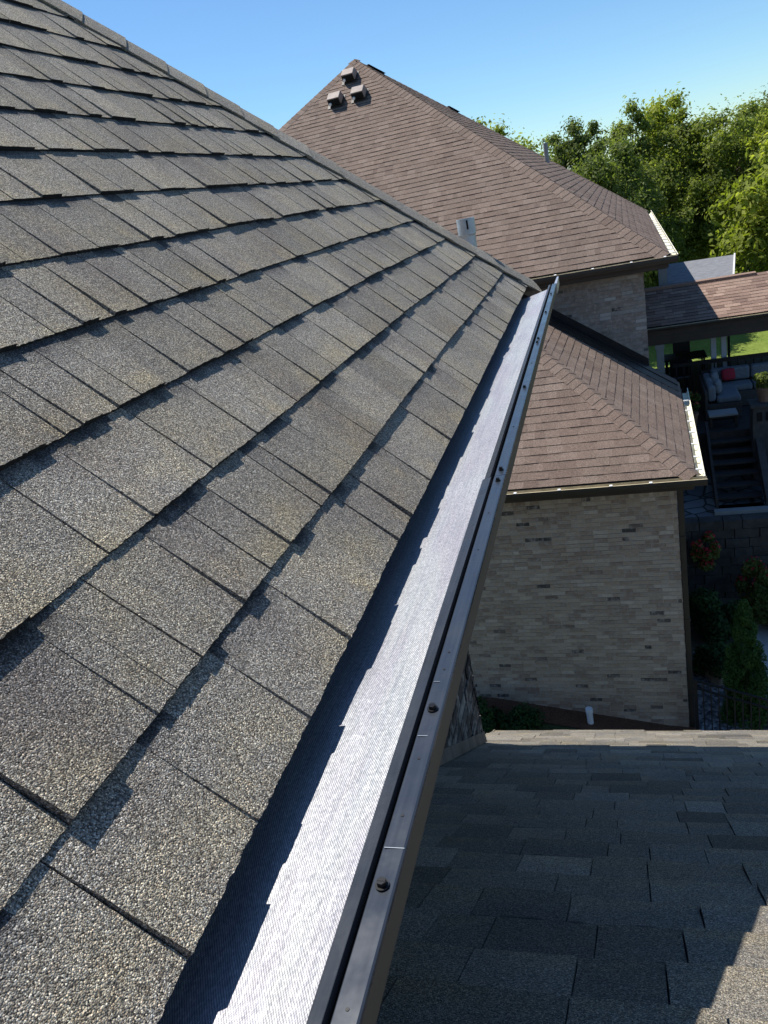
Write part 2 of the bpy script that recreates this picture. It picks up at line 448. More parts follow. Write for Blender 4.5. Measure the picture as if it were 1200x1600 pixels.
def hip_caps(mb, p0, p1, nl, nr, e, seed, half=.13, th=.006, length=.30, curve=.0):
    """folded cap shingles from p0 (low) to p1 (high); nl and nr are the two plane normals"""
    rng = random.Random(seed)
    p0 = Vector(p0); p1 = Vector(p1); D = (p1-p0); Lt = D.length; D.normalize()
    nl = Vector(nl).normalized(); nr = Vector(nr).normalized(); nm = (nl+nr).normalized()
    dl = D.cross(nl).normalized(); dr = D.cross(nr).normalized()
    if dl.dot(nr) > 0: dl = -dl          # points down the left plane
    if dr.dot(nl) > 0: dr = -dr
    s = 0.0
    while s < Lt:
        t = min(1, max(0, rng.gauss(.5, .2))); a = s; b = min(s+e*1.15, Lt+.02)
        h0 = .0085+th+rng.uniform(0, .0015); h1 = .0085
        wl = half+rng.uniform(-.004, .004); wr = half+rng.uniform(-.004, .004)
        def cs(x, h):
            c = p0+D*x
            return [c+dl*wl+nl*(h-.004), c+dl*wl*.35+nl*(h+.0), c+nm*(h+.001), c+dr*wr*.35+nr*(h+.0), c+dr*wr+nr*(h-.004)]
        f0 = cs(a, h0); f1 = cs(b, h1); g0 = cs(a, h0-th-.004)
        for k in range(4):
            mb.face([f0[k], f0[k+1], f1[k+1], f1[k]], t, 0, [.3, .3, .6, .6])
            mb.face([g0[k], g0[k+1], f0[k+1], f0[k]], t*.5, 0, [.7]*4)
        mb.face([f0[0], f1[0], f1[0]-nl*.007, f0[0]-nl*(th+.003)], t*.7)
        mb.face([f0[4], f1[4], f1[4]-nr*.007, f0[4]-nr*(th+.003)], t*.7)
        s += e

# ------------------------------------------------------------------ brick walls
def brick_wall(mb, O, U, W, H, seed, N, soldier=False, bw=.205, bh=.0677, proud=.006):
    """bricks laid on the plane through O (top left), running along U, going down; N faces out"""
    rng = random.Random(seed); O = Vector(O); U = Vector(U).normalized(); N = Vector(N).normalized(); D = Vector((0, 0, -1))
    j = .0105
    def put(u0, u1, d0, d1):
        u0 = max(0, u0); u1 = min(W, u1); d1 = min(H, d1)
        if u1-u0 < .02 or d1-d0 < .01: return
        pr = proud*rng.uniform(.3, 1.5); t = rng.random()
        q = [(u0, d0), (u1, d0), (u1, d1), (u0, d1)]
        q = [(a+rng.uniform(-.003, .003), b+rng.uniform(-.0025, .0025)) for a, b in q]
        tp = [O+U*a+D*b+N*pr for a, b in q]; bt = [O+U*a+D*b-N*.002 for a, b in q]
        mb.face(tp, t)
        for k in range(4): mb.face([tp[k], bt[k], bt[(k+1) % 4], tp[(k+1) % 4]], t)
    d = 0.0; r = 0
    if soldier:
        u = 0
        while u < W: put(u, u+bh-j, .005, bw); u += bh
        d = bw+j
    while d < H:
        u = -(r % 2)*bw*.5 - rng.uniform(0, .02)
        while u < W:
            w = bw*rng.choice([1, 1, 1, 1, .5]) if rng.random() < .12 else bw
            put(u, u+w-j, d, d+bh-j); u += w
        d += bh; r += 1

# =================================================================== THE GREY ROOFED HOUSE (ours)
XE, ZE, YE = -.322, -.467, 3.85     # drip edge of the gutter side, far corner
house = thing('grey_house', 'grey shingled roof in the foreground, house wing with screened gutter along its eave', 'house', (-3.3, 0, -8.7))
D0 = 3.0
mb = MB()
h_ = .467*math.sqrt(2)
rows = [0.0] + [(.193+.2165*k)*h_ for k in range(0, 30) if (.193+.2165*k)*h_ < D0*math.sqrt(2)]
# gutter side plane: u runs along +Y from y=-2
SL = {0: [.317, .625, .88, 1.089], 1: [.349, .563, .752, .947, 1.103, 1.32, 1.48, 1.652, 1.879, 2.128], 2: [.33, .613, .858, 1.008, 1.188, 1.428, 1.732],
      3: [.54, .767, .969, 1.202, 1.452, 1.756], 4: [.70, .904, 1.086, 1.289, 1.456]}
SL = {k: [y+2 for y in v] for k, v in SL.items()}
shingle_field(mb, [(XE, -2, ZE), (XE, YE, ZE), (XE-D0, YE-D0, ZE+D0), (XE-D0, -2, ZE+D0)], .143, 11, wr=(.15, .245),
              lam=(.0045, .0088), gap=.0020, ragged=.0009, rows=rows, slits=SL, near=lambda u, v: u < 3.6 and v < .8, piece=(.035, .12))
# far end plane and the back slope
shingle_field(mb, [(XE, YE, ZE), (XE-2*D0, YE, ZE), (XE-D0, YE-D0, ZE+D0)], .143, 12, lam=(.004, .008))
shingle_field(mb, [(XE-2*D0, YE, ZE), (XE-2*D0, -2, ZE), (XE-D0, -2, ZE+D0), (XE-D0, YE-D0, ZE+D0)], .143, 13, lam=(.004, .008), wr=(.3, .6), piece=(.3, .6))
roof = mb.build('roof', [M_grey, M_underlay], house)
mb = MB()
hip_caps(mb, (XE+.015, YE+.015, ZE-.002), (XE-D0, YE-D0, ZE+D0), (1, 0, 1), (0, 1, 1), .143, 5, half=.12, th=.0035)
hip_caps(mb, (XE-D0, YE-D0, ZE+D0), (XE-D0, -2, ZE+D0), (1, 0, 1), (-1, 0, 1), .143, 6, half=.12, th=.0035)
mb.build('hip_cap', M_grey, house)
# eave: drip edge, fascia, soffit
mb = MB()
mb.extrude([(XE-.08, ZE+.066), (XE-.034, ZE+.018), (XE-.034, ZE-.016), (XE-.037, ZE-.016), (XE-.037, ZE+.016), (XE-.08, ZE+.060)], -2, YE-.04, .5)
mb.build('drip_edge', M_bronze, house)
mb = MB()
mb.box((XE-.062, -2, -.72), (XE-.042, YE-.045, ZE-.01))
mb.box((XE-2*D0+.012, YE-.044, -.72), (XE-.042, YE-.022, ZE-.01))
mb.build('fascia', M_face, house)
mb = MB()
mb.box((XE-2*D0+.1, YE-.50, -.735), (XE-.02, YE-.02, -.722)); mb.box((XE-.56, -2, -.735), (XE-.02, YE-.502, -.722))
mb.build('soffit', M_soffit, house)

# walls of our house
WX, WY = -.83, 3.42
mb = MB()
mb.box((-6.0, -2.2, -8.9), (WX-.008, WY-.008, -.74), .5, 1)
brick_wall(mb, (WX-.007, -.6, -.735), (0, 1, 0), WY+.6, 4.0, 3, (1, 0, 0))
brick_wall(mb, (WX, WY-.007, -.735), (-1, 0, 0), 3.2, 5.0, 4, (0, 1, 0))
M_brickd = brick('dark_stained_brick', [(0, (.03, .027, .027)), (.5, (.085, .072, .066)), (.9, (.13, .112, .10)), (1, (.26, .24, .21))], (.7, .66, .66))
mb.build('wall', [M_brickd, simple('dark_mortar', (.12, .105, .09), .95, 0, 12, .3, .004, .1, (1, 1, .2))], house)
# apron flashing at the lower roof, tan in place of the wall foot's bounced glow
def zl(y): return -.5-.7*y
mb = MB()
mb.hexa([(WX+.002, -1, zl(-1)+.012), (WX+.012, -1, zl(-1)+.012), (WX+.012, WY, zl(WY)+.012), (WX+.002, WY, zl(WY)+.012),
         (WX+.002, -1, zl(-1)+.085), (WX+.006, -1, zl(-1)+.085), (WX+.006, WY, zl(WY)+.085), (WX+.002, WY, zl(WY)+.085)])
mb.build('flashing', simple('tan_glow_flashing', (.13, .105, .085), .7, .0, 9, .7, 0, .3, (1, 1, .3)), house)

# lower roof, falling away from the camera
mb = MB()
YL = 4.14
shingle_field(mb, [(4.2, YL, zl(YL)), (-.93, YL, zl(YL)), (-.93, 3.45, zl(3.45)), (4.2, 3.45, zl(3.45))], .150, 21, wr=(.09, .24), lam=(.004, .009), gap=.002, ragged=.0, piece=(.3, .4))
L0 = .82*math.hypot(1, .7)
mb2 = MB()
shingle_field(mb, [(4.2, 3.452, zl(3.452)), (WX, 3.452, zl(3.452)), (WX, -1.2, zl(-1.2)), (4.2, -1.2, zl(-1.2))], .150, 22, wr=(.08, .23), lam=(.0045, .0105), gap=.0025, ragged=.0009, piece=(.3, .4),
              near=lambda u, v: False)
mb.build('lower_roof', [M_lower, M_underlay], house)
mb = MB()
mb.box((-.93, YL-.05, zl(YL)-.20), (4.2, YL-.012, zl(YL)-.02)); mb.box((-.9, YL-.45, zl(YL)-.22), (4.2, YL-.051, zl(YL)-.2))
mb.box((WX-.01, 3.3, -8.9), (4.0, YL-.46, zl(YL)-.21))
mb.build('lower_wall', M_mortard, house)

# vent pipe through the far end slope
mb = MB()
px, py, pz = -.565, 3.755, -.36
mb.tube((px, py, pz-.1), (px, py, -.195), .037, .037, 24)
mb.tube((px, py, -.195), (px, py, -.188), .037, .042, 24, caps=False)
mb.tube((px, py, -.188), (px, py, -.118), .042, .042, 24, caps=False)
mb.tube((px, py, -.118), (px, py, -.118001), .042, .036, 24, caps=False)
mb.tube((px, py, -.118), (px, py, -.2), .0365, .0365, 24, caps=False)
vp = mb.build('vent_pipe', M_galv, house, smooth=False)
mb = MB(); mb.box((px+.008, py-.0435, -.165), (px+.016, py-.041, -.125)); s_ = mb.build('slot', M_blackline, vp, house['_b'])
mb = MB(); mb.tube((px, py, pz-.03), (px, py, pz+.03), .085, .045, 20, caps=False); s_ = mb.build('boot', M_dark, vp, house['_b'])

# ---------------- gutter with its micro mesh guard
GY0, GY1 = -2.0, 3.73
gut = MB()
prof = [(-.362, -.520), (-.362, -.600), (-.240, -.600), (-.228, -.575), (-.203, -.545), (-.1885, -.512), (-.1870, -.4775), (-.2035, -.4775),
        (-.2035, -.481), (-.1905, -.481), (-.192, -.512), (-.2065, -.543), (-.231, -.573), (-.242, -.597), (-.359, -.597), (-.359, -.520)]
gut.extrude(prof, GY0, GY1)
gut.box((-.3585, GY1-.03, -.5965), (-.242, GY1-.027, -.53))
gutter = gut.build('gutter', M_face, house)
HB = house['_b']
def gpart(m, name, mats, par=None, **k):
    o = m.build(name, mats, None, HB, **k); o.parent = par or gutter; return o
rngg = random.Random(2)
def sx(y): return 0.0
for (a, b, zo, xo) in ((-2.0, 1.300, .0014, 0), (1.268, 2.372, 0, -.0008), (2.366, 3.64, -.0012, -.0015)):
    # mesh panel: a gently dished, slightly wavy sheet
    m = MB(); nx = 16; ny = int((b-a)/.022); grid = []
    for j in range(ny+1):
        y = a+(b-a)*j/ny
        for i in range(nx+1):
            t = i/nx; x = -.3575 + t*(.3575-.2150)
            z = -.508 + .0285*t - .0030*math.sin(math.pi*t) + zo*.5
            z += .0007*math.sin(y*11+1.3)*math.sin(3*t+1) + .0005*math.sin(y*29+t*4)
            x += .0022*math.sin(y*2.6) * (1-t)
            if b < 3 and y > b-.03: z += .0012
            grid.append((x, y + (.05*(1-t) if j in (ny,) and b < 2.4 and b > 2 else 0), z))
    fs = [(j*(nx+1)+i, j*(nx+1)+i+1, (j+1)*(nx+1)+i+1, (j+1)*(nx+1)+i) for j in range(ny) for i in range(nx)]
    m.quadmesh(grid, fs); 
    # sheet edge thickness at the far end
    e = grid[-(nx+1):]
    for k in range(nx): m.face([e[k], e[k+1], (e[k+1][0], e[k+1][1], e[k+1][2]-.002), (e[k][0], e[k][1], e[k][2]-.002)])
    gpart(m, 'mesh_screen', M_screen, smooth=True)
for (a, b, xo, zo) in ((-2.0, 1.264, .0, .0006), (1.267, 3.735, -.0022, 0)):
    m = MB()                      # inner frame strip holding the screen, slightly tapering
    xa_, xb_ = (-.2170, -.2262) if a < 0 else (-.2235, -.2215)
    xa_ = xb_-(xb_-xa_)*1.3 if a < 0 else xa_
    m.hexa([(xa_, a, -.4815), (-.2095+xo, a, -.4815), (-.2095+xo, b, -.4815), (xb_, b, -.4815), (xa_, a, -.4778+zo), (-.2105+xo, a, -.4742+zo), (-.2105+xo, b, -.4742+zo), (xb_, b, -.4778+zo)])
    gpart(m, 'inner_rail', M_rail)
    m = MB()                      # black channel between the two strips
    m.box((-.2118+xo, a, -.489), (-.2044, b, -.4865)); gpart(m, 'channel', M_blackline)
    m = MB()                      # outer strip screwed on the gutter lip
    m.extrude([(-.2048, -.486), (-.2048, -.4745+zo), (-.2040, -.4738+zo), (-.1868, -.4728+zo), (-.1852, -.4738+zo), (-.1852, -.478+zo), (-.1862, -.478+zo), (-.1868, -.4745+zo), (-.2030, -.4758+zo), (-.2030, -.486)], a, b)
    gpart(m, 'outer_rail', M_rail)
# end of gutter: bare folded lip beyond the guard
m = MB(); m.hexa([(-.196, 3.735, -.520), (-.184, 3.735, -.520), (-.176, 3.82, -.490), (-.184, 3.82, -.490), (-.196, 3.735, -.475), (-.184, 3.735, -.475), (-.176, 3.82, -.455), (-.184, 3.82, -.455)])
gpart(m, 'end_tab', simple('bright_bare_metal', (.70, .70, .72), .3, .7, 9, .1))
M_screw = simple('black_screw', (.008, .008, .009), .35, 0, 6, .1)
def screw(x, y, z, r=.0042):
    m = MB(); m.tube((x, y, z), (x, y, z+.0012), r*1.35, r*1.35, 16); m.tube((x, y, z+.0012), (x, y, z+.0052), r, r*.92, 6)
    m.box((x-r*.8, y-.0006, z+.0052), (x+r*.8, y+.0006, z+.0055), .1)
    return gpart(m, 'screw', M_screw)
zt = -.4728
for y in (.396, .609, 1.238, 1.292, 1.866, 2.40, 2.46, 2.945, 3.4): screw(-.1955, y, zt+.0008, .0042 if y < 1 else .0036)
for y in (.467, .537, .678, .711, .30, .97, 1.10, 1.55, 2.13):       # empty punched holes
    m = MB(); m.tube((-.1955, y, zt-.001), (-.1955, y, zt+.0006), .0017, .0014, 10); gpart(m, 'rivet', M_dark)
for y, w in ((.432, .017), (.568, .010), (.655, .007)):
    m = MB(); m.box((-.203, y, zt+.0000), (-.203+w, y+.0005, zt+.0009)); gpart(m, 'scribe_mark', M_galv)

# =================================================================== THE BROWN HOUSE
bh = thing('brown_roofed_house', 'large brick house with brown hipped shingle roofs beyond the gutter', 'house', (-4.0, 17.0, -8.7), house=True)
# main hipped roof
zc = -1.67; xc, yc = .72, 14.5
pk = (-6.21, 21.57, 3.62)
xl = 2*pk[0]-xc
yb = 27.15
m = MB()
shingle_field(m, [(xl, yc, zc), (xc, yc, zc), pk], .155, 31, wr=(.09, .26), lam=(.006, .011), gap=.0, piece=(.5, .6))
shingle_field(m, [(xc, yc, zc), (xc+.02, yb, zc), pk], .155, 32, wr=(.09, .26), lam=(.006, .011), gap=.0, piece=(.5, .6))
shingle_field(m, [(xc+.02, yb, zc), (xl, yb, zc), pk], .170, 33, wr=(.3, .8), lam=(.006, .011), gap=.0, piece=(.9, 1))
shingle_field(m, [(xl, yb, zc), (xl, yc, zc), pk], .170, 34, wr=(.3, .8), lam=(.006, .011), gap=.0, piece=(.9, 1))
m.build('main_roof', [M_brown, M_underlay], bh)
m = MB()
nF = Vector((0, -.735, 1)); nR = Vector((.763, 0, 1)); nL = Vector((-.763, 0, 1)); nB = Vector((0, .95, 1))
hip_caps(m, (xc, yc, zc), pk, nF, nR, .155, 41, half=.20, th=.007)
hip_caps(m, (xl, yc, zc), pk, nF, nL, .17, 42, half=.20, th=.007)
hip_caps(m, (xc+.02, yb, zc), pk, nB, nR, .17, 43, half=.16, th=.010)
m.build('hip_cap', M_brown, bh)
# ridge vents seen as dark low strips
for y0, x0, z0 in ((0.03, 0, 0), (.27, 0, 0)):
    a = Vector(pk).lerp(Vector((xc+.02, yb, zc)), y0+.005); b = Vector(pk).lerp(Vector((xc+.02, yb, zc)), y0+(.05 if y0 < .1 else .035))
    m = MB(); up_ = Vector((0, 0, 1)); sd = Vector((.10, -.07, 0))
    m.hexa([a-sd, a+sd, b+sd, b-sd, a-sd*.6+up_*.035, a+sd*.6+up_*.035, b+sd*.6+up_*.03, b-sd*.6+up_*.03])
    m.build('ridge_vent', M_dark, bh)
# box vents on the front slope
def box_vent(x, y, z):
    # slope frame: up the slope direction
    S = Vector((0, 1, .735)).normalized(); Nn = Vector((0, -.735, 1)).normalized(); X = Vector((1, 0, 0))
    o = Vector((x, y, z)); w = .165
    def P(a, b, c): return o + X*a + S*b + Nn*c
    m = MB()
    m.hexa([P(-w, -.12, .05), P(w, -.12, .05), P(w, .26, .02), P(-w, .26, .02), P(-w*.95, -.14, .235), P(w*.95, -.14, .235), P(w*.95, .14, .22), P(-w*.95, .14, .22)])
    v = m.build('roof_vent', simple('brown_vent_metal', (.27, .215, .185), .6, 0, 8, .2), bh, bevel=.008)
    m = MB(); m.hexa([P(-w*.85, -.1440, .07), P(w*.85, -.1440, .07), P(w*.85, -.1275, .08), P(-w*.85, -.1275, .08), P(-w*.85, -.1530, .205), P(w*.85, -.1530, .205), P(w*.85, -.137, .205), P(-w*.85, -.137, .205)])
    a = m.build('opening', M_blackline, v, BB)
    m = MB(); m.tube(P(-.10, -.15, .11), P(-.10, -.19, .12), .038, .030, 12); b = m.build('highlight_cap', M_hanger, v, BB)  # pale cap added to stand for the bright highlight low on the vent
    m = MB(); m.hexa([P(-w*1.25, -.18, .016), P(w*1.25, -.18, .016), P(w*1.25, .28, .016), P(-w*1.25, .28, .016), P(-w*1.25, -.18, .022), P(w*1.25, -.18, .022), P(w*1.25, .28, .022), P(-w*1.25, .28, .022)])
    m.build('flange', M_bronze, v, BB)
BB = bh['_b']
def on_front(x, y): return (x, y, zc+(y-yc)*(pk[2]-zc)/(pk[1]-yc))
for x, y in ((-6.22, 20.88), (-5.85, 20.17), (-6.47, 20.17)): box_vent(*on_front(x, y))
m = MB(); q = Vector((xc+.01, 23.3, zc)); q = Vector((-1.8, 22.9, 0)); q.z = zc+(xc-q.x)*.763
m.tube(q-Vector((0, 0, .1)), q+Vector((0, 0, .5)), .06, .06, 14)
m.build('plumbing_pipe', simple('grey_pipe', (.25, .26, .26), .6, 0, 8, .1), bh)

# main eaves: U gutter, fascia, soffit
def ugutter(m, a, b, z, out, w=.13, d=.11, lipd=.0):
    """open gutter from a to b (2D), out = unit outward direction"""
    a = Vector((a[0], a[1], 0)); b = Vector((b[0], b[1], 0)); o = Vector((out[0], out[1], 0))
    prof = [(0, 0), (0, -d), (w*.8, -d), (w, -d*.45), (w, 0), (w-.014, 0), (w-.014, -.006), (w-.006, -.006), (w-.006, -d*.45), (w*.8-.004, -d+.006), (.006, -d+.006), (.006, 0)]
    A = [a+o*x+Vector((0, 0, z+h)) for x, h in prof]; Bp = [b+o*x+Vector((0, 0, z+h)) for x, h in prof]
    n = len(prof)
    for k in range(n):
        m.face([A[k], A[(k+1) % n], Bp[(k+1) % n], Bp[k]], .5, 1 if k in (4, 8, 9, 10) else 0)
    m.face(A[::-1]); m.face(Bp)
m = MB(); ugutter(m, (xl, yc-.01), (xc+.14, yc-.01), zc-.02, (0, -1)); g1 = m.build('front_gutter', [M_bronze, M_tanmetal], bh)
m = MB(); ugutter(m, (xc+.02, yc-.0), (xc+.04, yb), zc-.02, (1, 0), .13); g2 = m.build('side_gutter', [M_bronze, M_cream], bh)
def hangers(par, pts, out, w=.13):
    for x, y, z in pts:
        m = MB(); o = Vector((out[0], out[1], 0)); t = Vector((-out[1], out[0], 0))
        p = Vector((x, y, z)); m.hexa([p-t*.02, p+t*.02, p+t*.02+o*w, p-t*.02+o*w, p-t*.02+Vector((0, 0, .02)), p+t*.02+Vector((0, 0, .02)), p+t*.02+o*w+Vector((0, 0, .014)), p-t*.02+o*w+Vector((0, 0, .014))])
        m.build('hanger', M_hanger, par, BB)
hangers(g1, [(x, yc-.08, zc-.028) for x in (-1.2, -.55, .1, .65)], (0, -1), .05)
hangers(g2, [(xc+.03, yc+.3+.62*k, zc-.028) for k in range(14)], (1, 0), .11)
m = MB()
m.box((xl+.02, yc+.012, zc-.22), (xc-.02, yc+.04, zc-.012)); m.box((xc-.045, yc+.041, zc-.22), (xc-.012, yb, zc-.012)); m.build('fascia', M_soffit, bh)
m = MB(); m.box((xl+.05, yc+.041, zc-.235), (xc-.046, yb-.02, zc-.221)); m.build('soffit', M_soffit, bh)
# main walls
mwx, mwy = .30, 14.95
m = MB()
m.box((xl+.5, mwy+.008, -8.9), (mwx-.008, yb-.45, zc-.236), .5, 1)
brick_wall(m, (-4.6, mwy+.007, zc-.236), (1, 0, 0), mwx+4.6, 3.6, 51, (0, -1, 0))
brick_wall(m, (mwx-.007, mwy, zc-.236), (0, 1, 0), 6.0, 6.0, 52, (1, 0, 0), bw=.205)
m.build('main_wall', [M_brickg, M_mortard], bh)

# projecting wing
wc = (.69, 10.2, -4.07)
wr_ = (.80, 14.93, -4.07)
hx, hy = -2.6, 13.45; hz = -4.07+.75*(hy-10.2)
m = MB()
shingle_field(m, [(-5.9, 10.2, -4.07), wc, (hx, hy, hz)], .143, 61, wr=(.10, .28), lam=(.005, .009), gap=0, piece=(.5, .6))
shingle_field(m, [wc, wr_, (hx, 14.93, hz), (hx, hy, hz)], .143, 62, wr=(.10, .28), lam=(.005, .009), gap=0, piece=(.5, .6))
m.face([(-5.9, 10.2, -4.07), (hx, hy, hz), (hx, 14.93, hz), (-5.9, 14.93, -4.07)], .5)
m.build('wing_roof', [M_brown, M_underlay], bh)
m = MB(); hip_caps(m, wc, (hx, hy, hz), (0, -.75, 1), (.74, 0, 1), .143, 63, half=.17, th=.006); m.build('hip_cap', M_brown, bh)
m = MB()                       # wide dark flashing at the main wall, blackened to stand for the eave's shadow
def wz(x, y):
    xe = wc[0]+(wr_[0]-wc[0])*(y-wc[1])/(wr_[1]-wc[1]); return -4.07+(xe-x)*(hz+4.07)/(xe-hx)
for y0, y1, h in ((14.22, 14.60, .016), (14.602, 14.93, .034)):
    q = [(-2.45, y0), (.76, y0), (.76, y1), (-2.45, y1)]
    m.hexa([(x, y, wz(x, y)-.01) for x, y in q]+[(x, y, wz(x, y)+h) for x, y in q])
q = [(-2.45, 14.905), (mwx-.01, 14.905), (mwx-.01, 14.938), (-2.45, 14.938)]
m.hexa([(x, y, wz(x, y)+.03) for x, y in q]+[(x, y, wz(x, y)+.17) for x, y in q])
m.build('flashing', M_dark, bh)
m = MB(); ugutter(m, (-5.9, 10.19), (.70+.13, 10.19), -4.09, (0, -1), .115, .10); g3 = m.build('front_gutter', [M_bronze, M_tanmetal], bh)
m = MB(); ugutter(m, (.70, 10.20), (.81, 14.6), -4.09, (1, 0), .115, .10); g4 = m.build('side_gutter', [M_bronze, M_cream], bh)
hangers(g3, [(x, 10.11, -4.098) for x in (-2.95, -2.34, -1.72, -1.1, -.40, .12)], (0, -1), .035)
hangers(g4, [(.71+.023*(y-10.2), y, -4.098) for y in (10.45, 10.95, 11.5, 12.05, 12.6, 13.2, 13.8)], (1, 0), .085)
m = MB(); m.box((-5.88, 10.213, -4.28), (.672, 10.24, -4.085)); m.box((.645, 10.241, -4.28), (.672, 14.9, -4.085)); m.build('fascia', M_soffit, bh)
wwx, wwy = .46, 10.58
m = MB(); m.box((-5.8, 10.241, -4.295), (.644, 14.9, -4.281)); m.build('soffit', M_soffit, bh)
m = MB()
m.box((-5.4, wwy+.008, -9.2), (wwx-.008, 14.9, -4.296), .5, 1)
brick_wall(m, (-3.9, wwy+.007, -4.296), (1, 0, 0), wwx+3.9, 4.7, 71, (0, -1, 0), soldier=True)
brick_wall(m, (wwx-.007, wwy, -4.296), (0, 1, 0), 4.2, 4.7, 72, (1, 0, 0))
m.build('wing_wall', [M_brick, M_mortar], bh)
m = MB()
m.extrude([(wwx+.012, wwy+.03), (wwx+.09, wwy+.03), (wwx+.09, wwy+.11), (wwx+.012, wwy+.11)], -4.30, -8.6)
m.v = [(x, z, y) for x, y, z in m.v]
ds = m.build('downspout', M_bronze, bh)
m = MB()
for z in (-5.2, -6.6, -8.0):
    m = MB(); m.box((wwx+.008, wwy+.02, z), (wwx+.1, wwy+.12, z+.03)); sub(m.build('strap', M_bronze, None, BB), ds)

# porch roof on the right of the main house
PE, PR = 18.5, 20.35
m = MB()
shingle_field(m, [(.32, PE, -3.67), (7.0, PE, -3.67), (7.0, PR, -3.10), (.32, PR, -3.10)], .150, 81, wr=(.16, .4), lam=(.005, .009), gap=0, piece=(.5, .6))
shingle_field(m, [(7.0, 22.2, -3.67), (.32, 22.2, -3.67), (.32, PR, -3.10), (7.0, PR, -3.10)], .150, 82, wr=(.3, .8), lam=(.005, .009), gap=0, piece=(.9, 1))
M_br2 = brown_roof('porch_shingle', (.15, .10, .082), (.25, .17, .135), (.34, .245, .195))
m.build('porch_roof', [M_br2, M_underlay], bh)
m = MB(); m.box((.32, PR-.12, -3.125), (2.9, PR+.12, -3.07)); m.build('ridge_cap', M_br2, bh)
m = MB(); ugutter(m, (.32, PE-.01), (7.0, PE-.01), -3.69, (0, -1), .09, .07); m.build('porch_gutter', [M_bronze, M_tanmetal], bh)
m = MB(); m.box((.32, PE+.01, -4.10), (7.0, PE+.06, -3.69)); m.box((.32, PE-.0, -3.93), (7.0, PE+.009, -3.90)); m.box((.32, PE+.061, -4.10), (7.0, 22.15, -4.07)); m.box((.32, 22.1, -4.0), (7.0, 22.16, -3.69))
m.build('porch_beam', M_soffit, bh)
for x, y in ((1.80, 19.0), (2.02, 19.0), (6.6, 19.0), (2.45, 21.9), (.62, 18.62), (6.6, 21.9)):
    m = MB(); w = .055 if y == 19.0 else (.03 if y > 21 else .08)
    m.box((x-w, y-w, -5.6), (x+w, y+w, -4.101)); m.box((x-w*1.3, y-w*1.3, -5.6), (x+w*1.3, y+w*1.3, -5.45)); m.box((x-w*1.25, y-w*1.25, -4.2), (x+w*1.25, y+w*1.25, -4.102))
    m.build('porch_post', M_white if y < 21 and x > 1 else (M_siding if x < 1 else M_dark), bh)
# small flat roofed bay beyond the porch
m = MB()
m.hexa([(.95, 21.6, -3.32), (2.55, 21.6, -3.36), (2.95, 24.6, -3.34), (.95, 24.6, -3.30), (.95, 21.6, -3.22), (2.55, 21.6, -3.26), (2.95, 24.6, -3.14), (.95, 24.6, -3.10)])
m.build('bay_roof', M_darkroof, bh)
m = MB(); m.hexa([(2.55, 21.58, -3.30), (2.59, 21.58, -3.30), (2.99, 24.6, -3.18), (2.95, 24.6, -3.18), (2.55, 21.58, -3.22), (2.59, 21.58, -3.22), (2.99, 24.6, -3.10), (2.95, 24.6, -3.10)]); m.box((.95, 21.55, -3.4), (2.55, 21.59, -3.29))
m.build('metal_edge', M_hanger, bh)
m = MB(); m.box((1.0, 21.65, -4.8), (2.5, 24.5, -3.37)); m.build('bay_wall', M_siding, bh)
m = MB(); m.box((.78, 21.2, -3.6), (.985, 21.54, -2.52)); m.build('corner_board', M_siding, bh)

# =================================================================== GROUND
def gh(x, y):
    z = -8.35
    w = max(0, min(1, (13-y)/2.5)); w = w*w*(3-2*w)
    low = -8.62 - .0*x + (.16*min(3.2, max(0, .4-x)))*1.15
    z = z*(1-w)+low*w
    far = max(0, min(1, (y-60)/200)); z -= far*2
    return z
xs = sorted(set([-900, -500, -250, -120, -60, -30, -15, -10] + [-8+.5*k for k in range(48)] + [20, 30, 45, 70, 120, 250, 500, 900]))
ys = sorted(set([-400, -100, -30, -10, -3] + [0+.5*k for k in range(60)] + [32, 36, 42, 50, 60, 80, 110, 150, 220, 320, 480, 700, 1100]))
m = MB(); v = [HW((x, y, gh(x, y))) for y in ys for x in xs]; nx = len(xs)
m.quadmesh(v, [(j*nx+i, j*nx+i+1, (j+1)*nx+i+1, (j+1)*nx+i) for j in range(len(ys)-1) for i in range(nx-1)])
M_ground = simple('worn_ground', (.105, .095, .07), 1, 0, .8, .35, .03)
g = m.build('ground', M_ground, None, (0, 0, 0), smooth=True); g['kind'] = 'structure'
def sheet(name, mat, x0, x1, y0, y1, dz, n=8):
    m = MB(); v = []
    for j in range(n+1):
        for i in range(n+1):
            x = x0+(x1-x0)*i/n; y = y0+(y1-y0)*j/n
            v.append(HW((x, y, gh(x, y)+dz)))
    m.quadmesh(v, [(j*(n+1)+i, j*(n+1)+i+1, (j+1)*(n+1)+i+1, (j+1)*(n+1)+i) for j in range(n) for i in range(n)])
    o = m.build(name, mat, None, (0, 0, 0)); o['kind'] = 'structure'; return o
sheet('lawn', M_grass, -4, 44, 22.8, 56, .03, 30)
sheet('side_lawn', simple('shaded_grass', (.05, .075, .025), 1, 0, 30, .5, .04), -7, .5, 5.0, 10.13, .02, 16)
sheet('mulch_bed', M_mulch, -5, .6, 10.15, 10.6, .02, 12)
sheet('gravel_bed', M_gravel, .55, 5.0, 8.6, 12.4, .02, 12)
sheet('paved_path', simple('pale_concrete', (.42, .43, .43), .85, 0, 3, .12), 1.62, 2.3, 10.0, 13.4, .03, 8)
# raised terrace
m = MB()
def hb(m, a, b, **k):
    n0 = len(m.v); m.box(a, b, **k); m.v[n0:] = [tuple(HW(p)) for p in m.v[n0:]]
hb(m, (.47, 14.5, -9), (9, 22.6, -6.67), mi=0)
t_ = m.build('terrace', M_flag, None, (0, 0, 0)); t_['kind'] = 'structure'
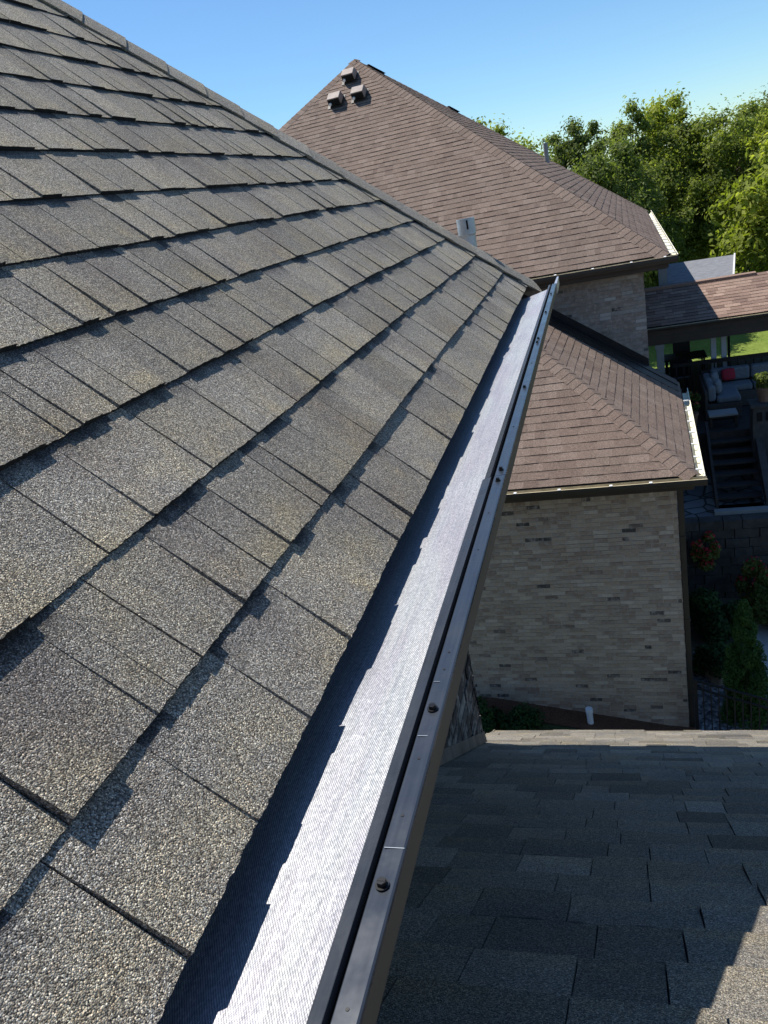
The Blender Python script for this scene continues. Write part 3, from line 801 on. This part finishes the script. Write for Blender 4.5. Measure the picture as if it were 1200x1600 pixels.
# retaining wall of stone blocks
rw = thing('retaining_wall', 'dark stone block retaining wall below the garden steps', 'wall', (3, 14.4, -8.5), house=True)
m = MB(); rg = random.Random(4)
z = -8.6; r = 0
while z < -6.72:
    x = .5 - (r % 2)*.2
    while x < 8: 
        w = rg.uniform(.3, .5); m.box((x, 14.22+rg.uniform(0, .03), z), (x+w-.015, 14.49, z+.185), rg.random()); x += w
    z += .195; r += 1
m.build('block_course', M_stone, rw)
# deck with steps
dk = thing('wooden_deck', 'dark raised timber deck in front of the porch, reached by steps', 'deck', (3, 18, -6.67), house=True)
m = MB(); y = 16.4
while y < 22.3:
    m.box((.47, y, -5.64), (8.4, y+.135, -5.60), rg.random()); y += .142
m.build('deck_board', M_deck, dk)
m = MB(); m.box((.47, 16.36, -5.90), (8.4, 16.398, -5.602)); 
for x in (.6, 2.4, 4.4, 6.4, 8.2): m.box((x, 16.5, -6.66), (x+.12, 16.62, -5.645))
m.box((.47, 16.7, -6.6), (8.4, 16.74, -5.645))
m.build('deck_frame', M_deck, dk)
for x0, x1 in ((.5, 1.15),):
    pass
st = thing('garden_stairs', 'dark flight of wooden steps from the deck down to the terrace', 'stairs', (1.85, 15.6, -6.67), house=True)
n = 7; dz = 1.07/n; dy = 1.62/n
for k in range(n):
    m = MB(); m.box((1.40, 16.38-(k+1)*dy, -5.6-(k+1)*dz-.035), (2.22, 16.38-k*dy+.01, -5.6-(k+1)*dz)); m.build('tread', M_deck, st)
for x, w, mt in ((1.34, .05, M_deck), (2.23, .13, M_stone)):
    m = MB(); m.hexa([(x, 14.7, -6.66), (x+w, 14.7, -6.66), (x+w, 16.36, -5.95), (x, 16.36, -5.95), (x, 14.7, -6.42), (x+w, 14.7, -6.42), (x+w, 16.36, -5.35), (x, 16.36, -5.35)]); m.build('stringer', mt, st)
m = MB(); m.box((1.30, 14.52, -6.669), (2.5, 14.68, -6.60)); m.build('stone_sill', M_siding, st)
# pier with pierced block
pr = thing('stone_pier', 'grey stone pier with pierced openings beside the top of the steps', 'pier', (2.45, 16.1, -6.67), house=True)
m = MB(); m.box((2.18, 15.9, -6.66), (2.95, 16.34, -5.03)); m.box((2.14, 15.86, -5.03), (2.99, 16.345, -4.96)); m.build('block', M_stone, pr, bevel=.01)
for x in (2.26, 2.42, 2.58, 2.74):
    m = MB(); m.box((x, 15.885, -5.30), (x+.09, 15.899, -5.12)); m.build('opening', M_blackline, pr)
# parapet rail behind the sofa
rl = thing('deck_railing', 'long dark railing behind the grey outdoor sofa', 'railing', (4, 18.8, -5.6), house=True)
m = MB(); m.box((.9, 18.78, -4.74), (7.5, 18.86, -4.66)); m.build('top_rail', M_dark, rl)
for k in range(40):
    m = MB() if k == 0 else m
    x = .95+k*.165; m.box((x, 18.805, -5.6), (x+.03, 18.835, -4.741))
m.build('baluster', M_dark, rl)

# outdoor sofa
sf = thing('outdoor_sofa', 'L shaped outdoor sofa with grey cushions on the dark deck', 'sofa', (2.3, 18.2, -5.6), house=True)
m = MB(); m.box((1.48, 17.15, -5.58), (2.14, 18.6, -5.24)); m.box((2.141, 17.95, -5.58), (4.2, 18.6, -5.24)); m.box((1.42, 17.15, -5.58), (1.48, 18.7, -4.95)); m.box((1.48, 18.60, -5.58), (4.2, 18.68, -4.86))
m.build('frame', M_wicker, sf, bevel=.01)
for a, b in (((1.66, 17.17), (2.14, 17.93)),): 
    m = MB(); m.box((a[0], a[1], -5.235), (b[0], b[1], -5.10)); m.build('seat_cushion', M_cush, sf, bevel=.04)
for x in (1.66, 2.5, 3.35):
    m = MB(); m.box((x, 17.97, -5.235), (x+.82, 18.38, -5.10)); m.build('seat_cushion', M_cush, sf, bevel=.04)
    m = MB(); m.box((x, 18.39, -5.10), (x+.82, 18.59, -4.80)); m.build('back_cushion', M_cush, sf, bevel=.05)
for y in (17.2, 17.85):
    m = MB(); m.box((1.49, y, -5.2), (1.65, y+.6, -4.86)); m.build('back_cushion', M_pillow, sf, bevel=.05)
def pillow(name, label, mat, c, s, rx, rz, grp=None):
    bm = bmesh.new(); bmesh.ops.create_uvsphere(bm, u_segments=20, v_segments=12, radius=1)
    for v in bm.verts:
        x, y, z = v.co
        k = 1-.35*(abs(x)*abs(z))
        sgn = lambda a, p: math.copysign(abs(a)**p, a)
        v.co = Vector((sgn(x, .4)*s, y*.07*k, sgn(z, .4)*s*.9))
    me = bpy.data.meshes.new(name); bm.to_mesh(me); bm.free(); me.materials.append(mat)
    for p in me.polygons: p.use_smooth = True
    o = bpy.data.objects.new(name, me); col.objects.link(o); o.location = HW(c); o.rotation_euler = (rx, 0, rz)
    tag(o, label, 'pillow', grp); return o
pillow('throw_pillow', 'red throw pillow leaning in the corner of the grey outdoor sofa', M_red, (2.02, 18.30, -4.92), .15, R(-20), R(12))
pillow('throw_pillow', 'pale throw pillow on the near left arm of the outdoor sofa', M_pillow, (1.72, 17.45, -4.93), .16, R(-10), R(75))
pillow('throw_pillow', 'pale throw pillow in the back left corner of the outdoor sofa', M_pillow, (1.72, 18.12, -4.93), .16, R(-10), R(70))
ct = thing('coffee_table', 'low grey topped table at the head of the dark steps', 'table', (1.8, 16.75, -5.6), house=True)
m = MB(); m.box((1.44, 16.55, -5.34), (2.0, 16.95, -5.30)); m.build('table_top', M_siding, ct, bevel=.005)
for x in (1.46, 1.94):
    for y in (16.57, 16.89): m = MB(); m.box((x, y, -5.598), (x+.04, y+.04, -5.341)); m.build('leg', M_dark, ct)
# dining set under the porch
dt = thing('patio_table', 'dark patio table under the porch roof by the pale post', 'table', (1.2, 20.3, -5.6), house=True)
m = MB(); m.box((.75, 20.0, -4.89), (1.75, 20.7, -4.85)); m.build('table_top', M_dark, dt, bevel=.01)
for x in (.8, 1.66):
    for y in (20.04, 20.62): m = MB(); m.box((x, y, -5.598), (x+.04, y+.04, -4.891)); m.build('leg', M_dark, dt)
chair_src = None
def pchair(x, y, rz, label):
    global chair_src
    if chair_src is None:
        t = thing('patio_chair', label, 'chair', (0, 0, 0), group='patio chairs under the porch'); t['_b'] = (0., 0., 0.)
        m = MB(); m.box((-.22, -.22, .40), (.22, .22, .45)); m.build('seat', M_cush, t, bevel=.015)
        m = MB(); m.hexa([(-.21, .20, .46), (.21, .20, .46), (.21, .23, .46), (-.21, .23, .46), (-.21, .27, .92), (.21, .27, .92), (.21, .30, .92), (-.21, .30, .92)]); m.build('backrest', M_dark, t)
        for a in (-.2, .17):
            for b in (-.2, .17): m = MB(); m.box((a, b, 0), (a+.03, b+.03, .399)); m.build('leg', M_dark, t)
        chair_src = t
    else:
        t = chair_src.copy(); col.objects.link(t); t['label'] = label
        for ch in list(chair_src.children):
            c = ch.copy(); col.objects.link(c); c.parent = t
    t.location = HW((x, y, -5.6)); t.rotation_euler = (0, 0, rz)
pchair(1.05, 19.65, R(180), 'patio chair on the near side of the dark patio table, back to the sofa')
pchair(1.25, 21.05, R(0), 'patio chair on the lawn side of the dark patio table')

# =================================================================== PLANTS
def leaf_mesh(name, centers, rad, n, size, seed, mat, base, squash=1.0, up_bias=.35, trunk=None, parent=None, feather=False):
    rs = np.random.RandomState(seed)
    C = np.array(centers, float); r = np.array(rad, float)
    idx = rs.randint(0, len(C), n)
    d = rs.normal(size=(n, 3)); d /= np.linalg.norm(d, axis=1)[:, None]
    rr = rs.uniform(.35, 1, n)**.5
    if feather: rr = np.clip(np.abs(rs.normal(size=n))*.62+.12, 0, 1.7)
    P = C[idx] + d*(rr*r[idx])[:, None]*np.array([1, 1, squash])
    nrm = d*.8 + rs.normal(size=(n, 3))*.55; nrm[:, 2] += up_bias; nrm /= np.linalg.norm(nrm, axis=1)[:, None]
    t = rs.normal(size=(n, 3)); t -= nrm*np.sum(t*nrm, 1)[:, None]; t /= np.linalg.norm(t, axis=1)[:, None]
    b = np.cross(nrm, t)
    s = size*rs.uniform(.6, 1.3, n)[:, None]
    v = np.stack([P-t*s, P-b*s*.45+nrm*s*.12, P+t*s, P+b*s*.45+nrm*s*.12], 1).reshape(-1, 3) - np.array(base)
    me = bpy.data.meshes.new(name)
    me.vertices.add(4*n); me.vertices.foreach_set('co', v.ravel())
    me.loops.add(4*n); me.loops.foreach_set('vertex_index', np.arange(4*n))
    me.polygons.add(n); me.polygons.foreach_set('loop_start', np.arange(n)*4); me.polygons.foreach_set('loop_total', np.full(n, 4))
    me.update(calc_edges=True)
    clt = rs.uniform(.2, .8, len(C))
    tn = np.clip(clt[idx] + rs.normal(size=n)*.18, 0, 1)
    at = me.attributes.new('tint', 'FLOAT', 'FACE'); at.data.foreach_set('value', tn.astype(np.float32))
    me.materials.append(mat); me.validate()
    o = bpy.data.objects.new(name, me); col.objects.link(o)
    if parent is not None: o.parent = parent
    return o

def tree(label, cat, xr, y, ztop, rx, mat, seed, n=9000, size=.13, zlow=-6.8, name='leafy_tree', lobes=70, lob=.95, lean=0, group='trees behind the houses', shape='round', ragged=.25):
    x = xr*y; base = (x, y, gh(x, y)); H = ztop*y; rs = np.random.RandomState(seed)
    cz = (H+zlow)/2; rz = (H-zlow)/2
    cs = []; rd = []
    while len(cs) < lobes:
        d = rs.normal(size=3); d /= np.linalg.norm(d); q = rs.uniform(.1, 1)**.4
        f = 1+ragged*rs.uniform(-1, .6)
        px, py, pz_ = d[0]*rx*q*f, d[1]*rx*q*f, d[2]*rz*q*(1+(ragged*.5)*rs.uniform(-1, .2))
        if shape == 'tall': lob_ = .8
        if shape == 'tall': k = 1-.45*max(0, pz_/rz); px *= k; py *= k
        c = np.array([x+px+lean*(pz_+rz)/rz, y+py, cz+pz_])
        if c[2]+lob*.8 > H: c[2] = H-lob*.8-rs.uniform(0, .3)
        cs.append(c); rd.append(lob*rs.uniform(.35, 1.1)*(.8 if shape == 'tall' else 1))
    n = int(n*2.0); size = size*.74; lobes = int(lobes*1.5); lob *= .85
    t = thing(name, label, cat, base, house=True, group=group)
    m = MB(); top = Vector((x+lean, y, cz+rz*.35)); b0 = Vector(base)-Vector((0, 0, .2)); mid = b0.lerp(top, .45)+Vector((rs.uniform(-.2, .2), rs.uniform(-.2, .2), 0))
    tr = .05+.028*(H-base[2])*.45
    m.tube(b0, mid, tr, tr*.7, 9); m.tube(mid, top, tr*.7, tr*.2, 8)
    m.build('trunk', M_bark, t)
    m = MB()
    for k in rs.permutation(len(cs))[:26]:
        s0 = b0.lerp(top, rs.uniform(.3, .95)); e0 = Vector(cs[k]); e1 = s0.lerp(e0, .55)+Vector((0, 0, -.15))
        m.tube(s0, e1, tr*.28, tr*.16, 5, caps=False); m.tube(e1, e0, tr*.16, tr*.05, 5, caps=False)
    m.build('limb', M_bark, t)
    leaf_mesh('crown', cs, rd, n, size, seed, mat, base, .85, parent=t, feather=True)
    return t

tree('pale green treetop just showing over the brown roof, farther left', 'tree', -.140, 55, .084, 2.2, L_yellow, 1, 5000, .16, -6)
tree('small rounded light green treetop beside the brown roofline', 'tree', -.098, 52, .068, 1.9, L_yellow, 2, 5000, .16, -6)
tree('dark slim treetop nearest the brown roofline', 'tree', -.066, 43, .044, 1.3, L_dark, 3, 8000, .12, -5, lobes=40, lob=.6, shape='tall')
tree('dark pointed treetop, leftmost of three behind the brown roof edge', 'tree', -.046, 42, .056, 1.25, L_dark, 4, 8000, .12, -5, lobes=46, lob=.55, shape='tall')
tree('dark feathery treetop, middle of three behind the brown roof edge', 'tree', -.026, 44, .055, 1.3, L_dark, 5, 8000, .12, -5, lobes=46, lob=.55, shape='tall')
tree('dark bushy tree below the sky gap beside the tall bright tree', 'tree', -.008, 39, .038, 1.8, L_dark, 6, 12000, .12, -6, lobes=60, lob=.7)
tree('upright tree with sunlit tip left of the tallest treetop', 'tree', .014, 44, .066, 1.35, L_mid, 7, 9000, .13, -5, lobes=46, lob=.6, shape='tall')
tree('tallest loose bright green treetop standing against the sky', 'tree', .058, 46, .075, 2.0, L_yellow, 8, 11000, .15, -5, lobes=50, lob=.75, shape='tall', ragged=.45)
tree('dense olive tree in front of the tallest treetop', 'tree', .055, 44, .030, 3.3, L_mid, 9, 26000, .125, -7.2, lobes=110, lob=.85)
tree('broad yellow green tree in the middle of the wood', 'tree', .088, 46, .040, 3.1, L_yellow, 10, 24000, .12, -7, lobes=100, lob=.85)
tree('dark leafy tree behind the main roof corner', 'tree', .010, 40, .000, 2.6, L_dark, 11, 20000, .12, -7.5, lobes=90, lob=.8)
tree('green tree with high round top at the right edge of the sky', 'tree', .128, 44, .041, 3.0, L_mid, 12, 18000, .13, -7, lobes=90, lob=.9)
tree('far dark treetop at the upper right corner', 'tree', .168, 52, .040, 3.6, L_dark, 13, 16000, .15, -6, lobes=90, lob=1.0)
tree('yellow green tree at the right edge behind the nearest maple', 'tree', .152, 47, .026, 2.8, L_yellow, 14, 20000, .12, -7, lobes=90, lob=.85)
tree('nearest big leaved sunlit tree at the right edge', 'tree', .178, 27, -.004, 2.0, L_yellow, 15, 12000, .15, -5.4, lobes=60, lob=.62, ragged=.4)
tree('shadowy low tree above the porch roof', 'tree', .098, 49, -.015, 2.8, L_dark, 16, 18000, .13, -7.5, lobes=90, lob=.8)
tree('shadowy low tree beside the bay roof, under the nearest maple', 'tree', .140, 50, -.020, 3.0, L_mid, 17, 16000, .13, -7.5, lobes=80, lob=.75)
tree('dark understory tree right behind the main roof slope', 'tree', -.02, 37, .014, 2.3, L_dark, 18, 18000, .12, -7.5, lobes=90, lob=.8)
# the far wood that closes the view
m = []; rs = np.random.RandomState(77)
cs = []; rd = []
for k in range(260):
    x = rs.uniform(-22, 34); y = rs.uniform(58, 74)
    for z in (-7, -5, -3.2): cs.append((x+rs.uniform(-1, 1), y, z+rs.uniform(-1, 1))); rd.append(rs.uniform(1.2, 2.0))
o = leaf_mesh('far_wood', cs, rd, 60000, .24, 7, L_dark, (0, 0, 0)); o.rotation_euler = (0, 0, -A2); o['kind'] = 'stuff'; tag(o, 'distant dark wood seen between the nearer trees', 'wood')

def shrub(name, label, cat, c, r, h, mat, seed, n=1500, size=.04, flowers=0, pot=False, stems=True, group=None):
    base = (c[0], c[1], c[2]); rs = np.random.RandomState(seed); t = thing(name, label, cat, base, house=True, group=group)
    z0 = c[2]
    if pot:
        m = MB(); m.tube((c[0], c[1], z0), (c[0], c[1], z0+.26), r*.45, r*.62, 16); m.tube((c[0], c[1], z0+.26), (c[0], c[1], z0+.30), r*.68, r*.68, 16); m.build('pot', M_terra, t); z0 += .26
    cs = []; rd = []
    for k in range(14):
        d = rs.normal(size=3); d /= np.linalg.norm(d); cs.append((c[0]+d[0]*r*.6, c[1]+d[1]*r*.6, z0+h*.5+d[2]*h*.32)); rd.append(r*rs.uniform(.3, .5))
    m = MB()
    for q in cs: m.tube((c[0], c[1], z0), q, .012, .004, 5, caps=False)
    m.build('stem', M_bark, t)
    leaf_mesh('foliage', cs, rd, n, size, seed, mat, base, parent=t)
    if flowers: leaf_mesh('flowers', [(q[0], q[1], q[2]+.05) for q in cs], rd, flowers, size*.9, seed+50, L_flower, base, parent=t)
    return t
shrub('flowering_shrub', 'red flowering shrub by the flagstones at the corner of the brick wing', 'shrub', (1.08, 14.0, -7.6), .28, .9, L_dark, 31, 1500, .045, 420)
shrub('flowering_shrub', 'sparser red and pink flowering shrub right of the first, below the steps', 'shrub', (1.85, 13.6, -8.3), .34, 1.2, L_dark, 32, 1800, .045, 160)
shrub('leafy_shrub', 'large dark shrub against the retaining wall beside the brick wing', 'shrub', (1.15, 12.9, -8.4), .55, 1.2, L_ever, 33, 4500, .05)
shrub('leafy_shrub', 'dark shrub in front of the retaining wall, right of the arborvitae tip', 'shrub', (2.15, 13.1, -8.4), .5, 1.0, L_dark, 34, 4000, .05)
shrub('leafy_shrub', 'low dark shrub at the foot of the downspout corner', 'shrub', (.95, 11.9, -8.5), .4, .7, L_ever, 35, 3500, .045)
shrub('potted_plant', 'potted plant with red blooms on the deck beside the pale post', 'potted plant', (1.12, 16.9, -5.6), .22, .55, L_dark, 36, 1400, .04, 70, True)
shrub('potted_plant', 'leafy potted plant at the deck edge near the brick wall', 'potted plant', (.85, 16.9, -5.6), .24, .62, L_dark, 37, 1500, .04, 25, True)
shrub('potted_plant', 'small green plant standing on top of the stone pier', 'potted plant', (2.42, 16.1, -4.958), .22, .34, L_dark, 38, 1500, .035, 0, True)
shrub('flowering_shrub', 'sunlit yellow and orange flower clump right of the steps', 'shrub', (2.98, 15.0, -6.67), .34, .55, L_yellow, 39, 2200, .04, 300)
shrub('leafy_shrub', 'green shrub in the shade right of the stone pier', 'shrub', (2.85, 15.55, -6.67), .4, .8, L_dark, 40, 3000, .045)
for k, (x, s, lb) in enumerate(((-2.75, 41, 'leftmost dark ground shrub at the foot of the lit brick wall'), (-2.1, 42, 'second dark ground shrub from the left at the foot of the brick wall'))):
    shrub('ground_shrub', lb, 'shrub', (x, 9.95, gh(x, 9.95)-.05), .42, .34, L_ever, s, 3500, .03)
m = MB(); hb(m, (2.62, 15.98, -4.956), (2.85, 16.2, -4.90)); 
bw_ = MB(); bw_.tube(HW((2.82, 16.02, -4.956)), HW((2.82, 16.02, -4.90)), .07, .11, 18); b_ = bw_.build('bowl', M_pvc, None, (0, 0, 0)); tag(b_, 'pale bowl on top of the stone pier', 'bowl')

# arborvitae
av = thing('arborvitae', 'tall cone shaped evergreen behind the black metal fence', 'tree', (1.33, 10.85, -8.62), house=True)
m = MB(); m.tube((1.33, 10.85, -8.7), (1.34, 10.85, -6.7), .05, .01, 8); m.build('trunk', M_bark, av)
cs = []; rd = []; rs = np.random.RandomState(5)
for k in range(150):
    z = rs.uniform(0, 1)**1.1; r = .50*(1-z)**.7*(.95 if z > .1 else .85); a = rs.uniform(0, 6.28); q = r*rs.uniform(.45, .85)
    cs.append((1.33+math.cos(a)*q, 10.85+math.sin(a)*q, -8.5+z*2.02)); rd.append(.06+.07*(1-z))
leaf_mesh('crown', cs, rd, 34000, .022, 5, m_leaf('arborvitae_scale', (.03, .06, .012), (.055, .11, .02), (.09, .16, .035), .25), (1.33, 10.85, -8.62), 1.7, .6, parent=av)

# boulder
def boulder(label, c, s, seed, mat):
    bm = bmesh.new(); bmesh.ops.create_icosphere(bm, subdivisions=4, radius=1); rs = random.Random(seed); ph = [rs.uniform(0, 6) for _ in range(6)]
    for v in bm.verts:
        n = v.co; k = 1+.16*math.sin(3*n.x+ph[0])*math.sin(2.5*n.y+ph[1])+.10*math.sin(5*n.z+ph[2])*math.sin(4*n.x+ph[3])
        k = k if n.dot(Vector((.5, -.4, .7)).normalized()) < .72 else k*.92
        v.co = Vector((n.x*s[0], n.y*s[1], n.z*s[2]))*k
    me = bpy.data.meshes.new('boulder'); bm.to_mesh(me); bm.free(); me.materials.append(mat)
    for p in me.polygons: p.use_smooth = True
    o = bpy.data.objects.new('boulder', me); col.objects.link(o); o.location = HW(c); tag(o, label, 'rock')
boulder('beige boulder on the gravel between the wall and the cone shaped evergreen', (1.02, 11.75, -8.42), (.20, .18, .28), 3, M_boulder)

# black metal fence
fn = thing('metal_fence', 'black metal picket fence running right from the brick wall corner', 'fence', (.56, 10.25, -8.64), house=True)
fa, fb = Vector((.56, 10.25, 0)), Vector((3.2, 8.9, 0)); fd = (fb-fa); Lf = fd.length; fd.normalize(); fs_ = Vector((-fd.y, fd.x, 0))
for z in (-7.44, -7.58, -8.5):
    m = MB(); a = fa+Vector((0, 0, z)); b = fb+Vector((0, 0, z)); w = fs_*.012
    m.hexa([a-w, b-w, b+w, a+w, a-w+Vector((0, 0, .028)), b-w+Vector((0, 0, .028)), b+w+Vector((0, 0, .028)), a+w+Vector((0, 0, .028))]); m.build('rail', M_dark, fn)
k = 0
while k*.115 < Lf:
    p = fa+fd*(k*.115); r = .0085 if k % 16 else .025
    m = MB(); m.box((p.x-r, p.y-r, -8.64), (p.x+r, p.y+r, -7.412 if k % 16 == 0 else -7.443)); m.build('post' if k % 16 == 0 else 'picket', M_dark, fn); k += 1

# white clean-out pipe at the foot of the wall
m = MB(); m.tube(HW((-1.06, 10.34, -8.6)), HW((-1.06, 10.34, -8.12)), .05, .05, 18); m.tube(HW((-1.06, 10.34, -8.12)), HW((-1.06, 10.34, -8.05)), .06, .056, 18)
o = m.build('cleanout_pipe', M_pvc, None, (0, 0, 0)); tag(o, 'short white plastic pipe standing at the foot of the brick wall', 'pipe')

for o in list(bpy.data.objects):
    if '_b' in o: del o['_b']
